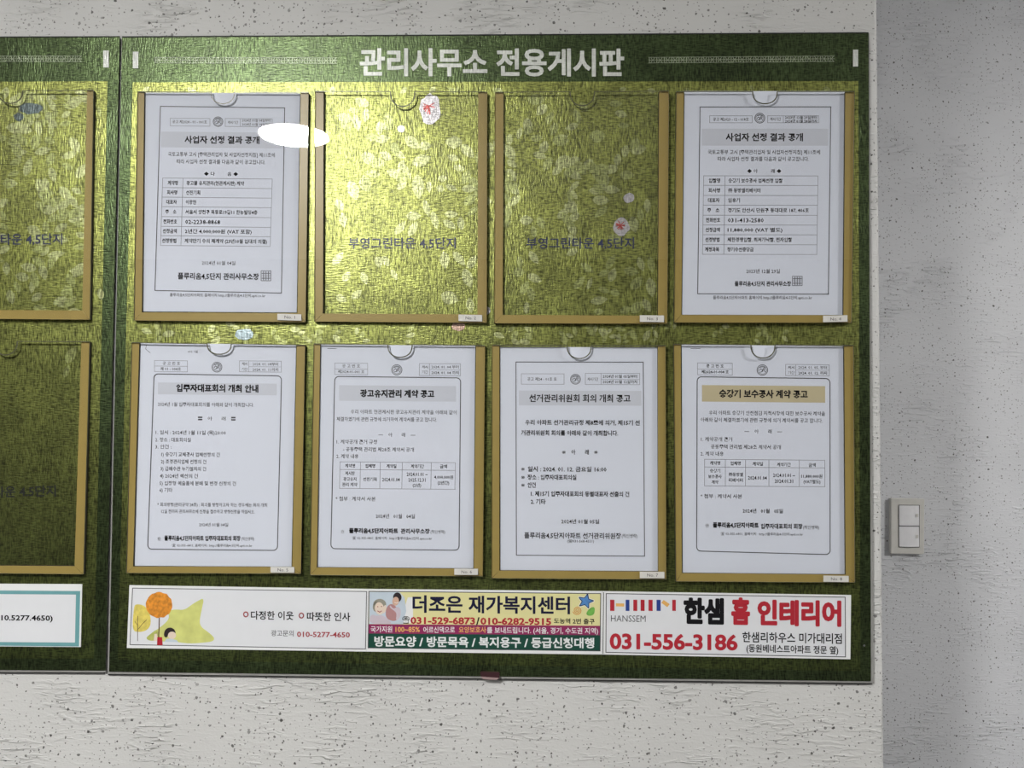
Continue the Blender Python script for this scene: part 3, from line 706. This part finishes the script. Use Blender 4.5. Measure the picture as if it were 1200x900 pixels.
# notice 6
n = Notice([(376,403.8),(557,405.2),(554.6,666),(372,664.6)], 'white notice with small five-column table and bold title, under the empty pocket numbered 2')
n.round((392.2,441.2),(539.8,442.8),(538,644.8),(387.8,643),5,1.0)
n.box(392.4,425.4,430.8,438.8); n.hl(392.4,430.8,432.4); n.tx('공 고 번 호',401,422,428.8,4); n.tx('제2024-01-001 호',396,427,435.4,3.8,.004)
n.box(491.4,426,539.6,440); n.gl([(503.4,426.2),(503.4,440)]); n.hl(503.4,539.6,433.2,.4); n.tx('게시',494.6,501.4,430,3.6); n.tx('기간',494.6,501.4,436,3.6); n.tx('2024. 01. 04 부터',505.6,537.6,429.8,3.8); n.tx('2024. 01. 04 까지',505.6,537.6,436.6,3.8,.004,'ink')
n.emblem(465,433.4,6)
n.band(397.4,451.4,534.4,469.6)
n.tx('광고유지관리 계약 공고',422,509,461,8.4,.036,'ink')
n.tx('우리 아파트 현관게시판 광고유지관리 계약을 아래와 같이',411,535,482.4,4.9)
n.tx('체결하였기에 관련 규정에 의거하여 계약서를 공고 합니다.',394.6,512,491,4.9)
n.tx('―    아       래    ―',443.4,486.8,509.4,4.6)
n.tx('1. 계약공개 근거 규정',394.4,441.8,517.6,5); n.tx('- 공동주택 관리법 제28조 계약서 공개',402,485,526.4,5); n.tx('2. 계약 내용',394.2,420,534.6,5)
gx = [398.4,422.4,445.6,471.4,505.4,533.6]; yt, yh, yb = 541.2, 550.2, 572.4
for y in (yt, yh, yb): n.hl(gx[0], gx[-1], y)
for x in gx: n.gl([(x, yt + n.sl(yt) * (x - gx[0])), (x - .6, yb + n.sl(yb) * (x - gx[0]))])
for b_, x0, x1, y in (('계약명',404.4,416,545.8),('업체명',428,439.6,546),('계약일',453,464.4,546.2),('계약기간',481.6,496.8,546.4),('금액',515.6,523.8,546.6)): n.tx(b_, x0, x1, y, 4.4, .008, 'ink')
for b_, x0, x1, y in (('게시판',404.6,415.6,554.6),('광고유지',402.4,417.6,561.4),('관리 계약',401,418.6,567.8),('선진기획',425.6,441.4,561.6),('2024.01.04',448,468.4,561.8),('2024.01.01 ~',476.6,501,555.6),('2025.12.31',478.6,498.6,562.2),('(2년)',483.6,493.6,568.6),('4,000,000원',508.8,531,559),('(2년간)',512.8,526.4,565.8)): n.tx(b_, x0, x1, y, 4.3, .004, 'ink')
n.tx('* 첨부 : 계약서 사본',393.2,440,584.4,5)
n.tx('2024년   01월   04일',440.4,486.2,604.8,5,.006)
n.tx('☏',399.6,403.4,622.6,4.6,0,'soft'); n.tx('플루리움4,5단지아파트',409,466.4,621.8,5.6,.04,'ink'); n.tx('관리사무소장',469.6,503.6,622.4,5.6,.024,'ink'); n.tx('(직인생략)',504.4,521.6,623.2,4)
n.tx('☎ 02-355-6801, 홈페이지 : http://플루리움4-5단지.apti.co.kr',412.8,506,630.4,3.4)
n.ln([(384,408.4),(394,408.6)],.6)
n.done()

# notice 7
n = Notice([(586,406.6),(770.2,407),(770.8,669.4),(586.2,668)], 'white notice with straight-line border and widely spaced bold text, under empty pocket numbered 3')
n.ln([(604.6,424.2),(753.8,424.4),(755.4,651.8),(605.2,650.6)], .9, True)
n.box(611,438,661,450.2); n.tx('공고 제24 - 01호 호',618,652.4,444.2,4)
n.box(686,437.4,749.6,450.6); n.gl([(704.4,437.4),(704.4,450.6)]); n.hl(704.4,749.6,444.6,.4); n.tx('게시기간',688.4,701,444.4,3.8); n.tx('2024년 01월 05일부터',706.4,746.6,441,3.9,.004,'ink'); n.tx('2024년 01월 12일까지',706.4,746.6,447.4,3.9,.004,'ink')
n.emblem(674.4,444.4,5.8)
n.band(608,457.6,751.6,475)
n.tx('선거관리위원회 회의 개최 공고',620.2,738.8,466.6,8.6,.018,'ink')
n.tx('우리 아파트 선거관리규정 제8조에 의거, 제15기 선',615.4,749.6,495,5.9,.018,'ink')
n.tx('거관리위원회 회의를 아래와 같이 개최합니다.',610.8,724.4,507.2,5.9,.018,'ink')
n.tx('※',658.4,663,529.8,4.8); n.tx('아       래',669.4,690,529.8,5.6,.014,'ink'); n.tx('※',696,700.6,529.8,4.8)
for k_, (b_, x0, x1, y) in enumerate((('일시 : 2024. 01. 12. 금요일 16:00',618.4,710.8,549.6),('장소 : 입주자대표회의실',618.2,675.4,559.2),('안건',618.2,627.8,568.4))):
    n.tx('※', 610.6, 615, y, 4.6); n.tx(b_, x0, x1, y, 5.9, .016, 'ink')
n.tx('1. 제15기 입주자대표회의 동별대표자 선출의 건',622,737.4,578.6,5.9,.018,'ink'); n.tx('2. 기타',622,639.4,587.8,5.9,.018,'ink')
n.tx('2024년 01월 05일',657.8,702.2,611,5.2,.01,'ink')
n.tx('플루리움4,5단지아파트 선거관리위원장',614.4,727.8,627.4,6.8,.012,'ink'); n.tx('(직인생략)',728.6,747,628,4.6)
n.tx('(☎031-568-4551)',664.6,696,634,3.2,.004)
n.done()

# notice 8
n = Notice([(798.8,403.6),(988.5,405.8),(990.2,672.8),(800,671)], 'white notice with a tan title band and five-column table in the bottom right pocket')
n.extra = -.002
n.round((817,441.6),(972.6,443.6),(972.8,649.8),(816.4,645.8),5,1.0)
n.box(817.4,425.2,858.2,439.2); n.hl(817.4,858.2,432.4); n.tx('공 고 번 호',827.6,848.2,428.8,4.1,.004); n.tx('제2024-01-004 호',822,854,435.6,4,.006,'ink')
n.box(920.6,427,971.8,440); n.gl([(932.6,427.2),(932.6,440.2)]); n.hl(932.6,971.8,433.6,.4); n.tx('게시',923.4,931,430.6,3.6); n.tx('기간',923.4,931,436.6,3.6); n.tx('2024. 01. 05. 부터',935.6,969,430.4,3.9); n.tx('2024. 01. 12. 까지',935.6,969,437,3.9,.004,'ink')
n.emblem(893.4,433.6,6.2)
n.band(822.6,451.2,967,470.6,'band_tan')
n.tx('승강기 보수공사 계약 공고',842.8,946.6,461.2,8.8,.032,'ink')
n.tx('우리 아파트 승강기 안전점검 지적사항에 대한 보수공사 계약을',830.8,967,483.6,5)
n.tx('아래와 같이 체결하였기에 관련 규정에 의거 계약서를 공고 합니다.',821,964,491.8,5)
n.tx('―    아       래    ―',872.4,916.4,505.4,4.7)
n.tx('1. 계약공개 근거',821.4,858,514.6,5); n.tx('공동주택 관리법 제28조 계약서 공개',833,915,523.4,5); n.tx('2. 계약 내용',821,848,531.6,5)
gx = [825.6,850,873.6,901,936.4,966.6]; yt, yh, yb = 538.2, 547.2, 569.4
for y in (yt, yh, yb): n.hl(gx[0], gx[-1], y)
for x in gx: n.gl([(x, yt + n.sl(yt) * (x - gx[0])), (x, yb + n.sl(yb) * (x - gx[0]))])
for b_, x0, x1, y in (('계약명',832,844,542.6),('업체명',856,868,543),('계약일',882,894,543.6),('계약기간',910.6,926.6,544.4),('금액',947.6,955.8,545)): n.tx(b_, x0, x1, y, 4.4, .006, 'ink')
for b_, x0, x1, y in (('승강기',832,844,551.6),('보수공사',830,845.6,558.4),('계약',834,841.6,565),('㈜동방엘',854,870.6,556),('리베이터',854,870.4,562.6),('2024.01.04',876.6,898.6,559.8),('2024.01.01 ~',906,931.6,556.8),('2024.01.31',908,929.4,563.6),('11,880,000원',939,963.6,558),('(VAT별도)',941.6,961.4,564.4)): n.tx(b_, x0, x1, y, 4.3, .004, 'ink')
n.tx('* 첨부 : 계약서 사본',820.8,869.6,581.4,5,.002)
n.tx('2024년   01월   05일',870.4,917.4,598.6,5,.008,'ink')
n.tx('☏',826.6,830.8,615.4,4.6); n.tx('플루리움4,5단지아파트',835.4,889,615.2,5.8,.04,'ink'); n.tx('입주자대표회의 회장',891.6,940.4,616.6,5.8,.024,'ink'); n.tx('(직인생략)',941,960,618,4.2)
n.tx('☎ 02-355-6801, 홈페이지 : http://플루리움4-5단지.apti.co.kr',844.4,941,625.4,3.5)
n.ln([(809.6,408.4),(820.6,408.6)],.6)
n.done()

# ------------------------------------------------------------------ advertising strips under the pockets
YA = -.0009
def strip(q, label):
    base = un((q[2][0] + q[3][0]) / 2, q[3][1], YA); t = empty('advertising_strip', base, label, 'advertisement')
    Shape().prism(q, -.0001, YA).build('vinyl', M['ad_edge'], t); return t
YQ = YA - .0002
# strip A: friendly neighbours
t = strip([(151.6,685.8),(430.9,690.2),(429.4,763.6),(148.6,759.4)], 'white advertising strip with orange tree and yellow star drawing, leftmost of three joined strips')
Shape().poly([(155.4,689.4),(430,693.4),(428.4,760.6),(151.8,755.6)], YA - .00005).build('printed_ground', M['ad_white'], t)
Shape().line([(155.4,689.2),(429.6,693.2),(428.2,760.6),(152.2,755.4)], .8, YQ, True).build('border_line', M['ink_mid'], t)
Shape().poly(smooth([(157,710),(160,708),(166,708.6),(172,712),(176,720),(177,732),(172,739),(163,741),(154.6,739)]), YA-.00012).build('yellow_tree_drawing', M['yellow_wash'], t)
Shape().poly(smooth([(239.4,700.4),(236,716),(233.6,729),(236,735),(243,740),(251.4,747),(250,751.6),(240,753),(222,754.4),(205,752),(190,752),(172,749),(178,742),(192,732),(199,724),(196,716),(205,714),(216,715),(224,709),(232,704)]), YA-.00010).build('star_drawing', M['lime_wash'], t)
s = Shape().poly(smooth([(170.6,747.6),(177,742.4),(184,737),(185.6,742),(183,750.6),(175,751)]), YA-.00016)
s.build('grass_drawing', M['olive_wash'], t)
P = [(186.4 + (15.6 + 1.0 * math.sin(i * 2.9)) * math.cos(2 * math.pi * i / 26), 709 + (15.2 + .9 * math.cos(i * 3.7)) * math.sin(2 * math.pi * i / 26)) for i in range(26)]
Shape().poly(smooth(P), YA-.00020).build('orange_tree_drawing', M['orange_wash'], t)
Shape().line([(186.6,724.4),(186.4,735),(185.8,748)], 1.3, YQ).line([(161.4,722),(161.2,751)], .6, YQ).line([(161.3,738),(167,731),(171.6,726.6)], .6, YQ).line([(161.3,733),(158,728)], .5, YQ).build('trunk_drawing', M['brown'], t)
Shape().poly([(184.4,746.6),(190,746.6),(190.6,756.4),(184,755.8)], YA-.00024).build('red_bag_drawing', M['crimson'], t)
Shape().poly([(181,743),(184,742.6),(184.4,751),(180,751)], YA-.00018).build('arm_drawing', M['skin_pale'], t)
s = Shape().poly(smooth([(191.6,745.4),(193,738.6),(197,735.4),(201.6,735.6),(205.4,738.6),(206,744.6),(202,740),(198,741),(195.6,748)]),YA-.00022)
s.build('girl_hair_drawing', M['hair'], t)
Shape().ell(201.6,744.6,4.8,4.4,YA-.00028,n=16).build('girl_face_drawing', M['skin_pale'], t)
Shape().poly([(192.6,752),(195,748.4),(200,748.4),(207,750),(209,752.6)],YA-.00026).build('girl_dress_drawing', M['sky_wash'], t)
for (x0, x1, xa, xb, body, yy) in ((285.4,290.8,294,344,'다정한 이웃',721),(350.4,356,359.6,410.4,'따뜻한 인사',722.4)):
    c_ = (x0 + x1) / 2
    Shape().line([(c_ + 2.5 * math.cos(i * math.pi / 8), yy - 1 + 2.8 * math.sin(i * math.pi / 8)) for i in range(16)], 1.3, YQ, True).build('ring_bullet', M['red_brown'], t)
    Print().text(body, xa, xb, yy, 9.6, YQ, y1=yy + .6, bold=.018).build('lettering', M['ink'], t)
Print().text('광고문의', 317.6, 344, 742, 6.8, YQ, y1=742.3, bold=.006).build('lettering', M['ink_mid'], t)
Print().text('010-5277-4650', 348, 410, 743, 6.2, YQ, y1=743.8, bold=.022).build('telephone_lettering', M['red_brown'], t)

# strip B: home care centre
t = strip([(431.1,690.2),(706.2,692.8),(705,767),(429.6,763.6)], 'colourful advertising strip in yellow, magenta and green with two people pictured, middle of three')
Shape().poly([(432.6,693.2),(703.8,695.8),(703.6,733.6),(432.2,731.6)], YA-.00005).build('yellow_ground', M['ad_yellow'], t)
Shape().poly([(432.2,731.4),(703.6,733.4),(703.4,744.4),(432,742.4)], YA-.00008).build('magenta_ground', M['ad_magenta'], t)
Shape().poly([(432,742.2),(703.4,744.2),(703.2,762.6),(431.6,759)], YA-.00005).build('green_ground', M['ad_green'], t)
Shape().line([(432.4,693),(704,695.6),(703.2,762.8),(431.4,759.2)], .9, YQ, True).build('border_line', M['ink_mid'], t)
Shape().poly([(433,693.6),(468,693.8),(474,700),(476,716),(472,731.4),(432.6,731.2)], YA-.00010).build('picture_sky', M['sky_wash'], t)
Shape().poly([(478,700),(484,700),(484,730),(470,731.4),(473,715)], YA-.00009).build('picture_fade', M['ad_edge'], t)
Shape().poly(smooth([(452,714),(456,708),(461,708),(466,713),(468,718),(466,727),(459,728),(452,724)]), YA-.00016).build('caregiver_apron_picture', M['pink_cloth'], t)
Shape().poly(smooth([(457,708.6),(461,714),(466,710.6),(470,714),(469,724),(463.6,728),(465,719),(462,715.6),(456.6,712)]), YA-.00018).build('caregiver_shirt_picture', M['lilac_cloth'], t)
Shape().ell(465.6,700,5.0,5.8,YA-.00018,n=16).build('caregiver_hair_picture', M['hair'], t)
Shape().ell(463.6,704.6,3.9,5.2,YA-.00024,n=16,rot=8).build('caregiver_face_picture', M['skin'], t)
Shape().line([(462.4,706),(465,706.8),(466.6,705.6)], .6, YA-.0003).build('smile_picture', M['ad_edge'], t)
Shape().poly(smooth([(433,731),(433.4,722),(437,720),(441,722),(447,720.6),(453,724),(458,729),(459,731.2)]), YA-.00022).build('elder_blouse_picture', M['lilac_cloth'], t)
Shape().ell(445,708,7.6,6.2,YA-.00026,n=18).ell(440.4,711,3.6,6,YA-.00026,n=14).build('elder_hair_picture', M['grey_hair'], t)
Shape().ell(444.6,713,5.4,7.4,YA-.00030,n=18,rot=-10).build('elder_face_picture', M['skin_pale'], t)
Shape().line([(442.6,716),(445,717.4),(447.2,716)], .8, YA-.0004).ell(442.6,711,.8,.5,YA-.0004,n=8).ell(447,710.8,.8,.5,YA-.0004,n=8).build('elder_features_picture', M['red_brown'], t)
Shape().ell(450.6,713.8,2.0,5,YA-.00032,n=12,rot=15).build('caregiver_hand_picture', M['skin_pale'], t)
Print().text('더조은 재가복지센터', 483.4, 668, 707.8, 19, YQ, y1=709.6, bold=.026, res=3).build('title_lettering', M['navy_ink'], t)
Print().text('☎', 471.4, 480, 726.6, 6.6, YQ, bold=.02).build('telephone_symbol', M['ink'], t)
Print().text('031-529-6873', 481, 556.8, 726.8, 8, YQ, y1=727.4, bold=.036).build('telephone_lettering', M['crimson'], t)
Print().text('010-6282-9515', 563, 646, 727.6, 8, YQ, y1=728.2, bold=.036).build('telephone_lettering', M['crimson'], t)
Print().text('/', 558, 562, 727.6, 9, YQ, bold=.03).build('lettering', M['ink'], t)
Print().text('도농역 2번 출구', 649, 696.8, 727.6, 6, YQ, y1=728.4, bold=.02).build('lettering', M['ink'], t)
Print().text('국가지원', 434.4, 459.6, 737.4, 7, YQ, bold=.014).build('white_lettering', M['ad_edge'], t)
Print().text('어르신댁으로', 496, 533, 738, 7, YQ, bold=.014).build('white_lettering', M['ad_edge'], t)
Print().text('를 보내드립니다. (서울, 경기, 수도권 지역)', 570.6, 701, 738.4, 7, YQ, y1=739.4, bold=.014).build('white_lettering', M['ad_edge'], t)
Print().text('100~85%', 463.4, 492, 737.4, 6.2, YQ, bold=.02).build('amber_lettering', M['amber_ink'], t)
Print().text('요양보호사', 537.6, 569.6, 738, 7, YQ, bold=.014).build('amber_lettering', M['amber_ink'], t)
Print().text('방문요양 / 방문목욕 / 복지용구 / 등급신청대행', 438.6, 696.4, 751.6, 11.4, YQ, y1=753.8, bold=.030).build('white_lettering', M['ad_edge'], t)
P = [(686.4 + (8.6 if i % 2 == 0 else 3.9) * math.sin(.25 + math.pi * i / 5), 704.6 - (8 if i % 2 == 0 else 3.7) * math.cos(.25 + math.pi * i / 5)) for i in range(10)]
Shape().line(P, 3.0, YA-.00010, True).build('star_outline_drawing', M['ad_edge'], t)
Shape().line(P, 1.6, YA-.00015, True).build('star_outline_drawing', M['navy_ink'], t)
Shape().poly(P, YQ).build('blue_star_drawing', M['star_blue'], t)
Shape().poly(smooth([(686.4,719.4),(690,713.6),(695,710.8),(697.4,713),(696.2,720.6),(690,722)]), YA-.00024).build('green_leaf_drawing', M['leafgreen'], t)
sp = [(676.4 + (.6 + i * .17) * math.cos(i * .55), 715.4 + (.6 + i * .165) * math.sin(i * .55)) for i in range(29)]
Shape().line(sp, .8, YA-.00026).build('spiral_drawing', M['orange_ink'], t)

# strip C: home interior
t = strip([(706.4,692.8),(997.4,697.4),(996.6,772.6),(705.2,767)], 'white advertising strip with large red telephone number and red and black lettering, rightmost of three')
Shape().poly([(710.4,695.6),(990.6,699.8),(991,770),(710,764.4)], YA-.00005).build('printed_ground', M['ad_white'], t)
Shape().line([(710.4,695.6),(990.4,699.8),(990.8,769.8),(710,764.4)], .9, YQ, True).line([(707.4,694.4),(706.6,766)], .8, YQ).build('border_line', M['ink_mid'], t)
for x0, x1, c_ in ((715,720,'r'),(733.2,737.6,'b'),(742.2,746.8,'r'),(750.8,755.4,'r'),(760,764.8,'r'),(769.4,773.4+.8,'b'),(787.8,792,'r')):
    Shape().poly([(x0,702.8),(x1,702.9),(x1,716),(x0,715.8)], YQ).build('logo_bar', M['crimson' if c_ == 'r' else 'blue_ink'], t)
for q in ([(721.8,707),(731.4,707.2),(731.4,710.8),(721.8,710.6)], [(777.6,703),(784.8,708),(782,711.6),(775,706.4)]):
    Shape().poly(q, YQ).build('logo_bar', M['amber_ink'], t)
Print().text('HANSSEM', 716, 756.6, 724.4, 8, YQ, y1=724.8, bold=-.004).build('thin_lettering', M['ink_mid'], t)
Print().text('한샘', 801, 848.4, 716, 27.5, YQ, y1=716.8, bold=.055, res=3).build('black_title_lettering', M['ink'], t)
Print().text('홈', 857, 879, 716.6, 28, YQ, y1=717, bold=.055, res=3).build('red_title_lettering', M['crimson'], t)
Print().text('인테리어', 887.6, 986, 718, 27, YQ, y1=719.4, bold=.05, res=3).build('red_title_lettering', M['crimson'], t)
Print().text('031-556-3186', 714.6, 864.4, 750.8, 18, YQ, y1=752.4, bold=.036, res=4).build('telephone_lettering', M['crimson'], t)
Print().text('한샘리하우스 미가대리점', 870, 986.6, 746.6, 11.6, YQ, y1=748.6, bold=.016).build('small_lettering', M['ink'], t)
Print().text('(동원베네스트아파트 정문 옆)', 874.6, 982.4, 759.6, 8.8, YQ, y1=762, bold=.02).build('small_lettering', M['ink'], t)

# strip on the left board
t = strip([(-190,683),(96.2,684.6),(94.6,758.2),(-190,756)], 'white advertising strip with teal frame on the cut off left board')
Shape().poly([(-190,690.6),(94,692.6),(92.6,757.6),(-190,755)], YA-.00005).build('teal_frame', M['teal'], t)
Shape().poly([(-184,695),(89,696.8),(87.8,753),(-184,751)], YA-.0001).build('printed_ground', M['ad_white'], t)
Print().text('(010.5277.4650)', -9, 61.8, 723.6, 6.2, YQ, y1=724.2, bold=.028).build('telephone_lettering', M['ink'], t)

# ------------------------------------------------------------------ clip at the bottom edge
b0 = un(574, 796, -.004); t = empty('edge_clip', (b0.x, 0, b0.z), 'small maroon plastic clip on the bottom edge of the large board', 'clip')
Shape().prism([(562.6,788.6),(564.4,787.6),(584.4,788.2),(585.4,789.6),(585.2,794.6),(563.6,793)], -.0003, -.004).build('clip_body', M['maroon'], t)
Shape().prism([(563.4,793.1),(585.2,794.7),(582,796.8),(566,796)], -.0003, -.005).build('clip_lip', M['maroon_lip'], t)

# ------------------------------------------------------------------ light switch on the recessed wall
YW = .6; b0 = un(1063, 649, YW - .008)
t = empty('light_switch', (b0.x, YW, b0.z), 'white two-key light switch on the recessed wall to the right of the boards', 'light switch')
def bev(o, w, seg=3):
    bm = bmesh.new(); bm.from_mesh(o.data)
    bmesh.ops.bevel(bm, geom=[e for e in bm.edges], offset=w, segments=seg, profile=.6, affect='EDGES'); bm.to_mesh(o.data); bm.free()
pl = Shape().prism([(1044.4,584),(1083.6,584.8),(1083,649.6),(1044,648.8)], YW - .0002, YW - .010).build('cover_plate', M['switch_frame'], t); bev(pl, .0018)
Shape().prism([(1053.2,591.6),(1077.8,591.8),(1077.6,641.6),(1053.2,641.4)], YW - .0101, YW - .0108).build('key_recess', M['switch_gap'], t)
for ya, yb_ in ((592.3, 616.0), (617.0, 640.8)):
    k = Shape(); P0 = un(1053.9, ya, YW - .0125); P1 = un(1077.2, yb_, YW - .0125)
    n_ = 8; V = []; Fc = []
    for i in range(n_ + 1):
        x = P0.x + (P1.x - P0.x) * i / n_; u = (i / n_ - .5) * 2; y = YW - .0125 - .0022 * (1 - u * u)
        V += [(x, y, P0.z), (x, y, P1.z), (x, YW - .0109, P0.z), (x, YW - .0109, P1.z)]
    for i in range(n_):
        a, b_ = 4 * i, 4 * i + 4
        Fc += [[a + 1, b_ + 1, b_, a], [a, b_, b_ + 2, a + 2], [a + 3, b_ + 3, b_ + 1, a + 1], [a + 2, b_ + 2, b_ + 3, a + 3]]
    Fc += [[0, 2, 3, 1], [4 * n_, 4 * n_ + 1, 4 * n_ + 3, 4 * n_ + 2]]
    kk = link_mesh('rocker_key', V, Fc, M['switch_key'], t)
    yc = (ya + yb_) / 2
    q = Shape().rect(1073.6, yc - 2, 1076.2, yc + 1.6, YW - .0155).build('indicator_window', M['label'], t); q.parent = kk
